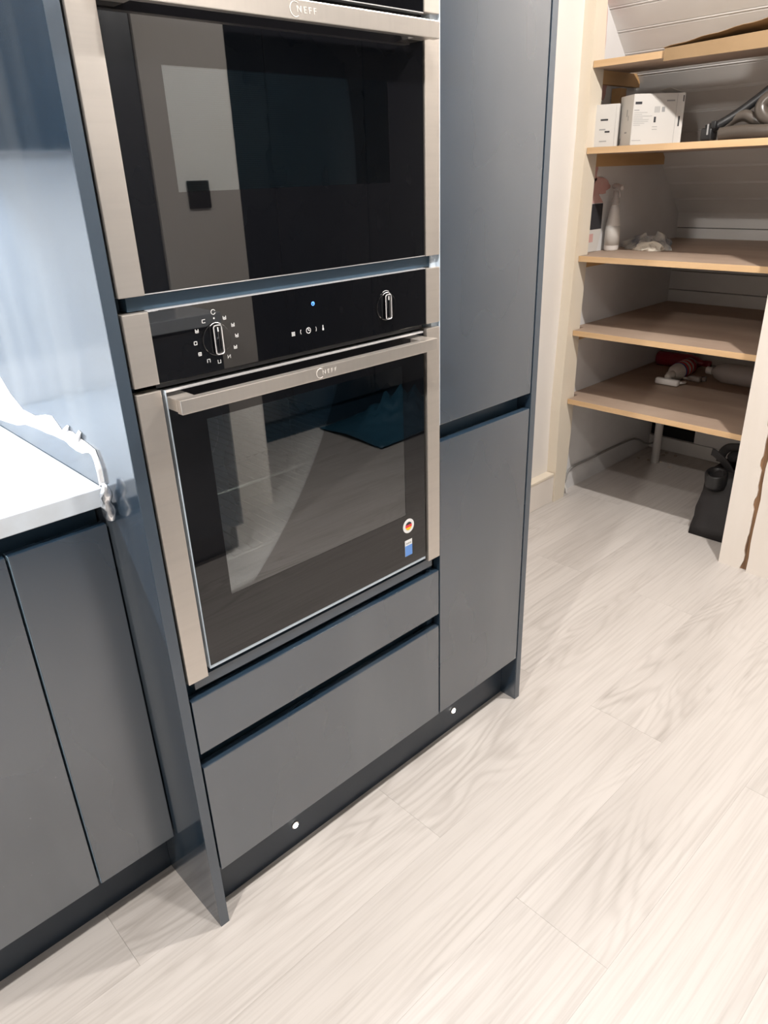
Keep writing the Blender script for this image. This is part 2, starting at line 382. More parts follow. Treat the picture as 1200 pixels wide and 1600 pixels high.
pl = thing('plinth', 'navy plinth board under the oven drawers and slim cabinet', 'plinth', (.446, .047, 0))
obj('plinth_board', B(-.0035, .8965, .047, .063, 0, .1345), 'navy_plinth', pl)
for x, z, wh in ((.197, .056, 'under the deep drawer'), (.70, .054, 'under the slim cabinet')):
    t = thing('plinth_light', 'tiny lit plinth light '+wh, 'light', (x, .047, z), 'plinth lights')
    mt = Matrix.Translation((x, .047, z)) @ Matrix.Rotation(math.pi/2, 4, 'X')
    obj('bezel', lathe(bmesh.new(), [(.0085, 0), (.0085, .0015), (.007, .002)], 20, mt), 'steel', t)
    obj('lens', lathe(bmesh.new(), [(.0058, .0021), (.0058, .003), (.003, .0036)], 16, mt), 'led', t)

# ================================================================== APPLIANCES
def frame(bm, x0, x1, z0, z1, a0, a1, c0, c1, y0, y1):
    """glass sheet x0..x1, z0..z1 with a rectangular opening a0..a1, c0..c1"""
    box(bm, x0, a0, y0, y1, z0, z1); box(bm, a1, x1, y0, y1, z0, z1); box(bm, a0, a1, y0, y1, z0, c0); box(bm, a0, a1, y0, y1, c1, z1); return bm
def handle(parent, x0, x1, z0, z1, yf, yb):
    h = obj('handle', B(x0, x1, yf, yf+.013, z0, z1, bev=.0012), 'steel_h', parent)
    for a, b in ((x0, x0+.030), (x1-.030, x1)):
        obj('handle_bracket', B(a, b, yf+.013, yb, z0+.002, z1-.001, bev=.001), 'steel', h)
    xc, zc = (x0+x1)/2, (z0+z1)/2
    bm = bmesh.new(); R = (z1-z0)*.36; cx = xc-.014
    ring(bm, [(cx+R*math.cos(t), yf-.0001, zc+R*math.sin(t)) for t in [math.radians(a) for a in range(55, 306, 10)]], .0005, 6)
    obj('logo_ring', bm, 'print_g', h)
    text('lettering', 'N E F F', (z1-z0)*.46, 'print_g', h, (xc+.0045, yf-.0002, zc), (math.pi/2, 0, 0))
    return h
def glassdoor(t, z0, z1, win, pane, zb0=None):
    bm = frame(bmesh.new(), .0445, .5545, z0, z1, *win, .0, .006); g = obj('door', bm, 'black_glass', t)
    obj('window_pane', B(win[0], win[1], .0004, .005, win[2], win[3]), pane, g)
    return g
# --- oven
O = thing('built_in_oven', 'stainless steel and black glass oven with long bar handle and dials', 'oven', (.2975, .25, .5613))
x0, x1 = 0, .595
obj('side_trim', B(0, .036, -.003, .016, .5613, 1.0383, bev=.001), 'steel', O)
obj('side_trim', B(.561, .595, -.003, .016, .5613, 1.0383, bev=.001), 'steel', O)
dg_ = glassdoor(O, .576, 1.032, (.10, .50, .687, .982), 'oven_glass')
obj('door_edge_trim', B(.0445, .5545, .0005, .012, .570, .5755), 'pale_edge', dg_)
obj('door_edge_trim', B(.0445, .5545, .0005, .012, 1.0325, 1.0355), 'chrome', dg_)
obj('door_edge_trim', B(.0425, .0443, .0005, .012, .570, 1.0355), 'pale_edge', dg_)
handle(dg_, .044, .551, 1.008, 1.0285, -.038, .0)
# cavity: five inner sides
cv = bmesh.new()
box(cv, .02, .03, .02, .50, .58, 1.03); box(cv, .565, .575, .02, .50, .58, 1.03); box(cv, .03, .565, .02, .50, .58, .60); box(cv, .03, .565, .02, .50, 1.01, 1.03); box(cv, .03, .565, .48, .50, .60, 1.01)
obj('cavity', cv, 'enamel', O)
bm = lathe(bmesh.new(), [(.09, 0), (.09, .006), (.085, .01)], 32, Matrix.Translation((.2975, .479, .80)) @ Matrix.Rotation(math.pi/2, 4, 'X')); obj('fan_cover', bm, 'enamel', O, True)
for zz in (.714, .835):
    bm = bmesh.new()
    for yy in (.06, .45): ring(bm, [(.045, yy, zz), (.55, yy, zz)], .0035, 8)
    for xx in (.045, .55): ring(bm, [(xx, .06, zz), (xx, .45, zz)], .003, 8)
    for k in range(24): ring(bm, [(.066+k*.0201, .055, zz+.003), (.066+k*.0201, .45, zz+.003)], .0014, 6)
    obj('wire_shelf', bm, 'wire', O)
for xx in (.036, .559):
    bm = bmesh.new()
    for yy in (.10, .27, .44): ring(bm, [(xx, yy, .64), (xx, yy, .97)], .002, 6)
    for k in range(5): ring(bm, [(xx, .08, .68+.065*k), (xx, .46, .68+.065*k)], .002, 6)
    obj('side_rack', bm, 'wire', O)
cp = obj('control_panel', B(.0362, .5608, -.001, .02, 1.047, 1.1421, bev=.0006), 'black_glass', O)
for a, b in ((0, .036), (.561, .595)): obj('end_trim', B(a, b, -.003, .02, 1.047, 1.1421, bev=.001), 'steel', cp)
obj('top_edge', B(.0362, .5608, -.0012, .018, 1.1421, 1.1432), 'chrome', cp)
obj('vent_strip', B(.0362, .5608, .010, .02, 1.0385, 1.0468), 'black', O)
def knob(x, z, name):
    mt = Matrix.Translation((x, -.001, z)) @ Matrix.Rotation(math.pi/2, 4, 'X')
    k = obj(name, lathe(bmesh.new(), [(.0225, 0), (.0225, .0012), (.0215, .002)], 36, mt), 'black_glass', cp)
    hw, hh = .0058, .0195
    bm = B(x-hw, x+hw, -.008, -.003, z-hh, z+hh, bev=.003); obj('grip', bm, 'black_glass', k, True)
    pts = []
    for cx, cz, a0 in ((x+hw-.003, z+hh-.003, 0), (x-hw+.003, z+hh-.003, 90), (x-hw+.003, z-hh+.003, 180), (x+hw-.003, z-hh+.003, 270)):
        for a in (0, 30, 60, 90): t = math.radians(a0+a); pts.append((cx+.0035*math.cos(t), -.0076, cz+.0035*math.sin(t)))
    obj('grip_outline', ring(bmesh.new(), pts+[pts[0]], .00085, 6, False), 'chrome', k)
    bm = ring(bmesh.new(), [(x+.013*math.sin(math.radians(a)), -.0032, z+.010+.013*math.cos(math.radians(a))) for a in range(-42, 43, 6)], .0006, 6); obj('position_mark', bm, 'chrome', k)
    obj('pointer_mark', B(x-.0008, x+.0008, -.0084, -.0079, z+hh-.008, z+hh-.002), 'print_w', k)
    return k
K1 = knob(.132, 1.091, 'function_knob'); K2 = knob(.463, 1.091, 'temperature_knob')
def icon(cx, cz, kind, s=.0025):
    bm = bmesh.new(); y0, y1 = -.0016, -.0009; lw = .0007
    def bar(a, b, c, d_): box(bm, cx+a*s, cx+b*s, y0, y1, cz+c*s, cz+d_*s)
    e = lw/s
    if kind != 'arc':
        if 'l' in kind: bar(-1, -1+e, -1, 1)
        if 'r' in kind: bar(1-e, 1, -1, 1)
        if 't' in kind: bar(-1, 1, 1-e, 1)
        if 'b' in kind: bar(-1, 1, -1, -1+e)
        if 'f' in kind: bar(-.25, .25, -.5, .4); bar(-.5, .5, -.4, 0)
        if 'm' in kind: bar(-.5, .5, -.2, .25)
        if 'z' in kind:
            for q in range(5): bar(-.7+q*.28, -.35+q*.28, -.6+q*.28, -.25+q*.28)
        if 'd' in kind: bar(-.35, .35, -.35, .35)
    else: ring(bm, [(cx+s*1.1*math.cos(t), -.0012, cz+s*1.1*math.sin(t)) for t in [math.radians(a) for a in range(20, 341, 20)]], .0004, 5)
    obj('printed_symbol', bm, 'print_w', cp)
ks = ['arc', 'd', 'lbrf', 'lrbf', 'lbrm', 'lbrf', 'lrz', 'lbr', 'tlr', 'tlrbf', 'tlrb', 'lrfb', 'tlb']
icon(.132, 1.091+.0375, 'arc', .0030); icon(.132, 1.091+.029, 'd', .0028)
for k in range(11):
    a = math.radians(90-(k+1)*30) if k < 11 else 0
    icon(.132+.0335*math.cos(a), 1.091+.0315*math.sin(a), ks[2+k])
bm = bmesh.new()
for zz in range(3):
    for xx in (-1, 0, 1): box(bm, .2655+xx*.0022-.0007, .2655+xx*.0022+.0007, -.0016, -.0009, 1.0745+zz*.0022-.0007, 1.0745+zz*.0022+.0008)
obj('printed_symbol', bm, 'print_w', cp)
for cx, s in ((.280, 1), (.310, -1)):
    bm = ring(bmesh.new(), [(cx+s*(.0014-.0020*math.cos(math.radians(a))), -.0012, 1.0775+.0038*math.sin(math.radians(a))) for a in range(-60, 61, 15)], .0004, 5); obj('printed_symbol', bm, 'print_w', cp)
bm = ring(bmesh.new(), [(.295+.0042*math.cos(t), -.0012, 1.0775+.0042*math.sin(t)) for t in [2*math.pi*k/20 for k in range(21)]], .0005, 5)
box(bm, .2946, .2954, -.0016, -.0009, 1.0775, 1.0805); box(bm, .295, .2975, -.0016, -.0009, 1.0771, 1.0779); obj('printed_symbol', bm, 'print_w', cp)
bm = B(.3235, .3247, -.0016, -.0009, 1.0765, 1.0815); box(bm, .3228, .3254, -.0016, -.0009, 1.0735, 1.0768); obj('printed_symbol', bm, 'print_w', cp)
bm = ring(bmesh.new(), [(.3075+.0026*math.cos(t), -.0012, 1.1165+.0026*math.sin(t)) for t in [2*math.pi*k/16 for k in range(17)]], .0005, 5)
box(bm, .3072, .3078, -.0016, -.0009, 1.1165, 1.1183); box(bm, .3075, .309, -.0016, -.0009, 1.1162, 1.1168); obj('display_clock', bm, 'blue_lit', cp)
bm = ring(bmesh.new(), [(.463+.012*math.sin(math.radians(a)), -.0012, 1.1135+.012*math.cos(math.radians(a))-.0125+.004) for a in range(-35, 36, 7)], .0004, 5); obj('printed_symbol', bm, 'print_w', cp)
# stickers on the oven glass
sx, sz = .5065, .6625
mt = Matrix.Translation((sx, 0, sz)) @ Matrix.Rotation(math.pi/2, 4, 'X')
st = obj('round_sticker', lathe(bmesh.new(), [(.0152, .0001), (.0152, .0005)], 36, mt), 'print_w', dg_, label='round sticker with black, red and gold disc')
def disc_slice(lo, hi, m):
    r = .0088; pts = []
    for s in (1, -1):
        for k in range(9):
            zz = lo+(hi-lo)*(k/8 if s > 0 else 1-k/8); pts.append((sx+s*math.sqrt(max(r*r-zz*zz, 1e-9)), sz+zz))
    obj('flag_band', prism(bmesh.new(), pts, 1, -.0008, -.0005), m, st)
disc_slice(.0029, .0087, 'print_k'); disc_slice(-.0029, .0029, 'redprint'); disc_slice(-.0087, -.0029, 'yellowprint')
s2 = obj('label_sticker', B(.4955, .5155, -.0005, -.0001, .597, .632), 'print_w', dg_, label='small blue and white label sticker')
obj('blue_field', B(.4955, .5155, -.0008, -.0005, .597, .620), 'bluesky', s2)
for k in range(3): obj('printed_dash', B(.499+k*.005, .5025+k*.005, -.0008, -.0005, .6235, .6262), 'print_grey', s2)
# --- compact microwave oven above
W = thing('built_in_microwave', 'stainless steel and black glass microwave oven above the larger oven', 'microwave', (.2975, .25, 1.1626))
for a, b in ((0, .036), (.561, .595)): obj('side_trim', B(a, b, -.003, .016, 1.1626, 1.506, bev=.001), 'steel', W)
wd = obj('door', frame(bmesh.new(), .0366, .5604, 1.1645, 1.506, .106, .481, 1.281, 1.4205, 0, .006), 'black_glass', W)
obj('window_pane', B(.106, .481, .0004, .005, 1.281, 1.4205), 'mw_glass', wd)
obj('perforated_screen', B(.104, .483, .0065, .0075, 1.279, 1.4225), 'screen', wd)
obj('bottom_edge_trim', B(.0366, .5604, .0003, .012, 1.1628, 1.1643), 'chrome', wd)
obj('body', B(.02, .575, .018, .48, 1.1645, 1.60), 'black', W)
handle(wd, .040, .557, 1.4755, 1.4985, -.038, .0)
mc = obj('control_panel', B(.0362, .5608, -.001, .017, 1.515, 1.6165, bev=.0006), 'black_glass', W)
for a, b in ((0, .036), (.561, .595)): obj('end_trim', B(a, b, -.003, .017, 1.515, 1.6165, bev=.001), 'steel', mc)
obj('bottom_edge', B(.0362, .5608, -.0012, .012, 1.5135, 1.5148), 'chrome', mc)

# ================================================================== WORKTOP RUN
def base_unit(x0, x1, label):
    t = thing('base_cabinet', label, 'cabinet', ((x0+x1)/2, .4, 0), 'base cabinets under the worktop')
    obj('body', B(x0, x1, .155, .66, .138, .79), 'navy_rail', t)
    obj('door', B(x0+.002, x1-.002, .13, .149, .139, .816, bev=.0012), 'navy', t)
    obj('finger_channel', B(x0, x1, .172, .66, .79, .8485), 'navy_rail', t)
    return t
nb = base_unit(-.174, -.024, 'narrow navy base cabinet beside the glossy end panel')
obj('door_edge', B(-.1732, -.172, .1305, .149, .14, .815), 'pale_navy', nb)  # lit side of the navy door, its light put into the colour
base_unit(-.774, -.175, 'wide navy base cabinet at the edge of the photo')
base_unit(-1.375, -.775, 'navy base cabinet further along the worktop out of frame')
obj('scuffed_filler', B(-.0238, -.0222, .15, .60, .14, .80), 'navy_rail', None)
tag(bpy.data.objects['scuffed_filler'], 'thin navy filler strip between narrow base cabinet and end panel', 'filler')
tag(obj('plinth', B(-1.375, -.0225, .193, .21, 0, .137), 'navy_plinth'), 'navy plinth board set back under the base cabinets', 'plinth')
tag(obj('worktop', B(-1.42, -.0225, .122, .690, .849, .8785, bev=.0015), 'quartz'), 'bright white stone worktop with pale grey front edge', 'worktop')
tag(obj('splashback', B(-1.42, -.0225, .691, .699, .879, 1.342), 'splash'), 'pale plain splashback behind the worktop', 'splashback')
for k in range(2):
    a = -.0235-.6*(k+1); b = a+.599
    t = thing('wall_cabinet', ('navy wall cabinet next to the glossy end panel', 'navy wall cabinet furthest along the worktop')[k], 'cabinet', ((a+b)/2, .5, 1.343), 'wall cabinets over the worktop')
    obj('body', B(a, b, .352, .698, 1.378, 2.1), 'navy_rail', t); obj('door', B(a+.001, b-.001, .33, .35, 1.343, 2.1, bev=.001), 'navy', t)
t = thing('led_strip_light', 'slim lit strip light under the wall cabinets', 'light', (-.6, .385, 1.3778))
obj('housing', B(-1.2, -.05, .37, .40, 1.372, 1.3778), 'white_p', t); obj('diffuser', B(-1.2, -.05, .372, .398, 1.370, 1.372), 'strip', t)
l = bpy.data.lights.new('strip_lamp', 'AREA'); l.shape = 'RECTANGLE'; l.size = 1.14; l.size_y = .025; l.energy = STRIP_W; l.color = COOL
lo = bpy.data.objects.new('strip_lamp', l); COL.objects.link(lo); lo.parent = t; lo.location = (-.025, 0, -.012)

# torn protective film stuck along the end panel above the worktop
upper = [(-30, 560), (0, 590), (15, 615), (35, 640), (55, 650), (70, 648), (80, 650), (88, 661), (96, 672), (100, 671), (104, 664), (107, 666), (106, 673), (113, 675), (118, 680), (122, 672), (126, 676), (125, 685), (132, 690), (141, 697), (148, 703), (153, 716), (158, 732), (163, 756)]
lower = [(-30, 640), (0, 655), (15, 660), (30, 664), (42, 663), (55, 668), (66, 672), (75, 676), (84, 680), (92, 683), (97, 686), (101, 688), (106, 691), (112, 696), (117, 701), (122, 704), (127, 707), (131, 708), (136, 707), (142, 708), (147, 713), (152, 724), (157, 740), (160, 760)]
bm = bmesh.new(); rows = []
random.seed(5)
for (u, l_) in zip(upper, lower):
    row = []
    for k in range(5):
        s = k/4; px = u[0]*(1-s)+l_[0]*s; py = u[1]*(1-s)+l_[1]*s
        off = -.0245-.0035*math.sin(math.pi*s)-random.uniform(0, .0022)
        if k == 0: off = -.0227
        p = at(px, py, 0, -.0235); p.x = off; p.z = max(p.z, .8795); row.append(bm.verts.new(p))
    rows.append(row)
for a, b in zip(rows, rows[1:]):
    for k in range(4): bm.faces.new((a[k], a[k+1], b[k+1], b[k]))
fo = obj('protective_film', bm, 'film', None); tag(fo, 'torn white protective film along the end panel above the worktop', 'film')
md = fo.modifiers.new('thick', 'SOLIDIFY'); md.thickness = .0004
bm = bmesh.new(); rows = []
for i in range(9):
    s = i/8; c = at(164+9*s+2*math.sin(s*9), 752+56*s, 0, -.030); c.y -= .004; r = .0035+.0075*math.sin(s*2.4)+.002*random.random()
    rows.append([bm.verts.new((-.0335+r*.9*math.cos(t)*random.uniform(.6, 1), min(c.y+r*1.3*math.sin(t)*random.uniform(.6, 1.1), .1195), c.z)) for t in [2*math.pi*k/9 for k in range(9)]])
for a, b in zip(rows, rows[1:]):
    for k in range(9): bm.faces.new((a[k], a[(k+1) % 9], b[(k+1) % 9], b[k]))
tag(obj('crumpled_film', bm, 'clearfilm', None, True), 'crumpled clear film scrap hanging at the worktop front corner', 'film')

# ================================================================== ALCOVE SHELVES
XS = 2.09; ZS = [1.6165, 1.3548, .9933, .7185, .444]
LB = ['topmost pine shelf, holding brown paper', 'second pine shelf from the top, holding white boxes', 'middle pine shelf, holding a spray bottle and rag', 'bare pine shelf between the rag and the fallen bottles', 'lowest pine shelf, holding fallen bottles']
DEP = [2.36, 2.61, 2.925, 2.925, 2.925]; BT = [(2.17, 2.44), (2.17, 2.70), (2.17, 2.44), (2.17, 2.34), (2.17, 2.22)]
for z, lab, dx, bt in zip(ZS, LB, DEP, BT):
    t = thing('shelf', lab, 'shelf', (XS, .3, z-.02), 'pine shelves in the alcove')
    th = .02
    poly = [(XS+.003, -.155), (XS+.003, .655), (2.166, .655), (2.166, .6915), (dx, .6915), (dx, -.155)]
    obj('board', prism(bmesh.new(), poly, 2, z-th, z), 'pine', t)
    obj('front_edge', B(XS, XS+.003, -.155, .655, z-th, z), 'pine_edge', t)
    hb = .042 if z > 1 else .03
    obj('batten', B(bt[0], bt[1], .672, .693, z-th-hb, z-th), 'batten', t)

# --- kraft paper on the top shelf
t = thing('brown_paper', 'folded sheet of brown kraft paper on the topmost shelf', 'paper', (2.2, .2, 1.617))
def sheet(pts, m, parent, name, n=14, thick=.0012):
    """pts: function (u,v)->point"""
    bm = bmesh.new(); g = [[bm.verts.new(pts(i/n, j/4)) for j in range(5)] for i in range(n+1)]
    for i in range(n):
        for j in range(4): bm.faces.new((g[i][j], g[i+1][j], g[i+1][j+1], g[i][j+1]))
    o = obj(name, bm, m, parent); k = o.modifiers.new('thick', 'SOLIDIFY'); k.thickness = thick; return o
sheet(lambda u, v: Vector((2.085+.22*v, .40-.54*u, 1.6185+.018*u*(1-v)+.0015*math.sin(u*17))), 'kraft', t, 'lower_fold')
sheet(lambda u, v: Vector((2.10+.20*v, .415-.34*u+.02*v, 1.626+.040*u*(1-.35*v)+.0015*math.sin(u*21+v*3))), 'kraft', t, 'upper_fold')
sheet(lambda u, v: Vector((2.084-.0015*v, .40-.555*u, 1.621-.034*v+.016*u*(1-v))), 'kraft', t, 'hanging_fold')

# --- white boxes
def carton(name, label, C, u, v, lu, lv, z0, z1):
    t = thing(name, label, 'box', (C[0], C[1], z0), 'white boxes on the second shelf')
    u = Vector((*u, 0)).normalized(); v = Vector((*v, 0)).normalized(); c = Vector((C[0], C[1], 0))
    q = [c, c+u*lu, c+u*lu+v*lv, c+v*lv]
    bm = prism(bmesh.new(), [(p.x, p.y) for p in q], 2, z0+.0005, z1); bmesh.ops.bevel(bm, geom=bm.edges[:], offset=.0012, segments=2, affect='EDGES')
    obj('carton', bm, 'card', t)
    def pr(face, a, b, h0, h1, m='print_k', name='printed_mark'):
        e, le, nn = (u, lu, -v) if face == 'u' else (v, lv, -u)
        bm = bmesh.new(); pts = [c+e*(le*a)+nn*.0003, c+e*(le*b)+nn*.0003]
        vs = [bm.verts.new((p.x, p.y, z0+(z1-z0)*h)) for p, h in ((pts[0], h0), (pts[1], h0), (pts[1], h1), (pts[0], h1))]
        f = bm.faces.new(vs); r = bmesh.ops.extrude_face_region(bm, geom=[f])
        for g in r['geom']:
            if isinstance(g, bmesh.types.BMVert): g.co += nn*.0003
        obj(name, bm, m, t)
    return t, pr, q
t, pr, q = carton('card_box', 'larger white printed carton standing corner forward, flap open', (2.12, .508), (.78, -.62), (.62, .78), .177, .115, 1.3548, 1.508)
pr('u', .03, .16, .80, .85)
pr('u', .02, .12, .68, .695, 'print_grey')
for k, wd_ in enumerate((.26, .16, .36, .18, .3, .29, .22, .14)): pr('u', .02, .02+wd_, .635-.035*k, .642-.035*k, 'print_grey')
for k in range(5): pr('u', .42+k*.022, .43+k*.022, .63, .75, 'print_grey', 'barcode_bar')
pr('u', .56, .62, .64, .74, 'print_grey'); pr('u', .42, .46, .44, .55); pr('u', .64, .80, .84, .87, 'print_grey'); pr('u', .40, .5, .35, .36, 'print_grey'); pr('u', .40, .5, .3, .31, 'print_grey')
pr('u', .955, .975, .83, .95); pr('u', .9, .93, .35, .55); pr('u', .84, .845, .02, .98, 'print_grey'); pr('u', .02, .2, .09, .10, 'print_grey')
pr('v', .80, .84, .04, .16); pr('v', .4, .45, .58, .72, 'print_grey'); pr('v', .3, .33, .5, .6, 'print_grey'); pr('v', .35, .5, .25, .28, 'print_grey')
up_ = Vector((0, 0, 1)); e1 = Vector((q[2].x, q[2].y, 1.508)); e0 = Vector((q[1].x, q[1].y, 1.508)); mid = e0.lerp(Vector((q[0].x, q[0].y, 1.508)), .25)
bm = bmesh.new(); vs = [bm.verts.new(p) for p in (e0.lerp(e1, .05), e0.lerp(e1, .95), e0.lerp(e1, .9)+Vector((-.03, .035, .018)), e0.lerp(e1, .1)+Vector((-.03, .035, .018)))]; bm.faces.new(vs)
fl = obj('open_flap', bm, 'card', t); k = fl.modifiers.new('thick', 'SOLIDIFY'); k.thickness = .001
t, pr, q = carton('card_box', 'smaller white printed carton behind the alcove post', (2.125, .682), (.35, -.94), (.94, .35), .105, .02, 1.3548, 1.488)
pr('u', .42, .66, .62, .66); pr('u', .4, .6, .40, .43, 'print_grey'); pr('u', .58, .74, .34, .38); pr('u', .42, .66, .13, .15, 'print_grey'); pr('u', .16, .24, .28, .34); pr('u', .9, .905, .02, .98, 'print_grey')
tag(obj('pine_offcut', B(2.28, 2.32, .655, .690, 1.3555, 1.545), 'batten'), 'short pine offcut standing behind the white cartons', 'wood')

# --- vacuum hose and wand
t = thing('vacuum_hose', 'grey-brown coiled vacuum hose with black wand on the second shelf', 'hose', (2.2, .1, 1.355))
bm = bmesh.new(); pth = smooth_path([(2.115, .245, 1.385), (2.125, .215, 1.398), (2.15, .175, 1.425), (2.175, .13, 1.462), (2.19, .09, 1.495), (2.20, .03, 1.53)]); ring(bm, pth, [.016 if i < 5 else .0135 for i in range(len(pth))], 12); obj('wand', bm, 'rubber', t, True)
bm = B(2.10, 2.145, .222, .258, 1.3555, 1.392, bev=.006); box(bm, 2.10, 2.13, .212, .228, 1.388, 1.41, .004); obj('nozzle', bm, 'rubber', t, True)
obj('latch', B(2.096, 2.10, .232, .236, 1.372, 1.402), 'print_grey', t)
def hose(pts, r, name='hose_bend'):
    p = smooth_path(pts, 22); bm = bmesh.new(); ring(bm, p, [r*(1+.06*(i % 2)) for i in range(len(p))], 14); obj(name, bm, 'hose', t, True)
hose([(2.12, .205, 1.372), (2.125, .15, 1.376), (2.13, .08, 1.374), (2.15, .0, 1.374), (2.2, -.08, 1.374)], .0185)
hose([(2.14, .215, 1.385), (2.15, .185, 1.412), (2.155, .150, 1.421), (2.16, .115, 1.405), (2.17, .08, 1.388), (2.19, 0, 1.378)], .016)
hose([(2.15, .035, 1.395), (2.145, .085, 1.412), (2.15, .102, 1.442), (2.16, .08, 1.468), (2.18, .03, 1.475), (2.2, -.05, 1.47)], .018)

# --- spray bottle, rag, leaflet
t = thing('spray_bottle', 'upright white spray bottle with clear trigger on the middle shelf', 'bottle', (2.315, .655, .994))
mt = Matrix.Translation((2.315, .655, .9938))
obj('bottle_body', lathe(bmesh.new(), [(.028, 0), (.031, .006), (.031, .07), (.030, .095), (.024, .125), (.019, .15), (.014, .162), (.012, .17)], 24, mt, 1, .85), 'white_p', t, True)
obj('side_label', lathe(bmesh.new(), [(.0313, .02), (.0313, .075), (.0305, .09)], 24, mt @ Matrix.Rotation(0, 4, 'Z'), 1.0, .86), 'card', t, True)
h = obj('trigger_head', lathe(bmesh.new(), [(.0135, .165), (.0145, .172), (.0145, .185), (.010, .195), (.010, .215)], 18, mt), 'cloudy', t, True)
bm = ring(bmesh.new(), smooth_path([(2.325, .672, 1.222), (2.312, .655, 1.226), (2.29, .622, 1.221), (2.284, .612, 1.218)]), .0085, 10); obj('spray_nozzle', bm, 'cloudy', h, True)
bm = ring(bmesh.new(), smooth_path([(2.298, .634, 1.213), (2.292, .626, 1.20), (2.292, .622, 1.188)]), .0035, 8); obj('trigger', bm, 'cloudy', h, True)
def crumple(cx, cy, z0, rx, ry, h, seed, nu=28, nv=10):
    random.seed(seed); ph = [random.uniform(0, 6.28) for _ in range(12)]; bm = bmesh.new(); rows = []
    for j in range(nv+1):
        s = j/nv; row = []
        for i in range(nu):
            a = 2*math.pi*i/nu
            rr = (1-s**3*.75)*(1+.18*math.sin(3*a+ph[0]+s*3)+.12*math.sin(7*a+ph[1]-s*5)+.07*math.sin(13*a+ph[2]))
            z = z0+h*s*(1+.35*math.sin(2*a+ph[3])+.25*math.sin(5*a+ph[4]+s*4))*.7+.004*math.sin(9*a+ph[5])*(s > 0)
            row.append(bm.verts.new((cx+rx*rr*math.cos(a), cy+ry*rr*math.sin(a), max(z, z0))))
        rows.append(row)
    for a, b in zip(rows, rows[1:]):
        for k in range(nu): bm.faces.new((a[k], a[(k+1) % nu], b[(k+1) % nu], b[k]))
    bm.faces.new(rows[0][::-1]); bm.faces.new(rows[-1]); return bm
t = thing('cleaning_rag', 'crumpled grey and cream rag beside the spray bottle', 'rag', (2.40, .54, .994))
obj('grey_cloth', crumple(2.43, .555, .994, .055, .09, .058, 3), 'rag', t, False)
obj('cream_cloth', crumple(2.375, .527, .994, .026, .055, .03, 9), 'cream_rag', t, False)
t = thing('leaflet', 'pink and white leaflet with dark picture behind the spray bottle', 'leaflet', (2.24, .693, .996))
obj('sheet', prism(bmesh.new(), [(2.17, .995), (2.265, .995), (2.285, 1.06), (2.285, 1.16), (2.20, 1.235), (2.17, 1.26)], 1, .688, .6895), 'card', t)
obj('picture', B(2.175, 2.283, .6872, .688, 1.075, 1.166), 'print_k', t); obj('pink_field', prism(bmesh.new(), [(2.17, 1.168), (2.283, 1.168), (2.20, 1.235), (2.17, 1.258)], 1, .6872, .688), 'pink', t); obj('pink_mark', B(2.18, 2.23, .6872, .688, 1.03, 1.06), 'pink', t)

# --- bottles on the lowest shelf
ZL = ZS[4]
def lying(base, ang, r, prof):
    """profile along the axis, bottle lying on the lowest shelf, axis turned by ang about z"""
    return Matrix.Translation((base[0], base[1], ZL+r+.0005)) @ Matrix.Rotation(ang, 4, 'Z') @ Matrix.Rotation(math.pi/2, 4, 'Y')
t = thing('spray_bottle', 'white spray bottle with red and blue label lying on the lowest shelf', 'bottle', (2.62, .47, ZL))
mt = lying((2.76, .468), math.radians(183), .036, None)
obj('bottle_body', lathe(bmesh.new(), [(.030, 0), (.036, .008), (.036, .125), (.034, .15), (.024, .178), (.015, .19)], 24, mt), 'white_p', t, True)
obj('base_band', lathe(bmesh.new(), [(.0364, .004), (.0364, .045)], 24, mt), 'red_p', t, True)
for a, b, m in ((.062, .078, 'redprint'), (.098, .116, 'redprint'), (.116, .128, 'blue_p')): obj('label_band', lathe(bmesh.new(), [(.0363, a), (.0363, b)], 24, mt), m, t, True)
h = obj('trigger_head', lathe(bmesh.new(), [(.0165, .188), (.018, .195), (.018, .212), (.012, .218), (.012, .236)], 16, mt), 'white_p', t, True)
bm = B(2.505, 2.535, .40, .50, ZL+.004, ZL+.030, bev=.008); obj('spray_nozzle', bm, 'white_p', h, True)
bm = ring(bmesh.new(), smooth_path([(2.525, .425, ZL+.015), (2.545, .405, ZL+.014), (2.575, .398, ZL+.012)]), .007, 8); obj('trigger', bm, 'white_p', h, True)
t = thing('red_bottle', 'dark red bottle lying behind the white spray bottle', 'bottle', (2.82, .53, ZL))
mt = lying((2.83, .655), math.radians(-86), .033, None)
obj('bottle_body', lathe(bmesh.new(), [(.028, 0), (.033, .006), (.033, .15), (.026, .18), (.013, .205), (.012, .22)], 24, mt), 'red_p', t, True)
obj('cap', lathe(bmesh.new(), [(.0145, .215), (.0145, .24), (.012, .243)], 16, mt), 'red_p', t, True)
t = thing('clear_bottle', 'large empty cloudy plastic bottle lying on the lowest shelf', 'bottle', (2.72, .2, ZL))
mt = lying((2.70, .10), math.radians(88), .042, None)
obj('bottle_body', lathe(bmesh.new(), [(.036, 0), (.042, .006), (.042, .18), (.040, .2), (.028, .228), (.014, .24), (.013, .25)], 24, mt), 'cloudy', t, True)
obj('cap', lathe(bmesh.new(), [(.0155, .246), (.0155, .27), (.013, .272)], 16, mt), 'white_p', t, True)
t = thing('loose_trigger_head', 'loose white spray trigger lying between the fallen bottles', 'trigger', (2.65, .4, ZL))
bm = B(2.635, 2.665, .365, .42, ZL+.0008, ZL+.024, bev=.008); obj('head_shell', bm, 'cloudy', t, True)
obj('spray_tip', ring(bmesh.new(), [(2.64, .418, ZL+.012), (2.632, .437, ZL+.011)], .006, 10), 'white_p', t, True)
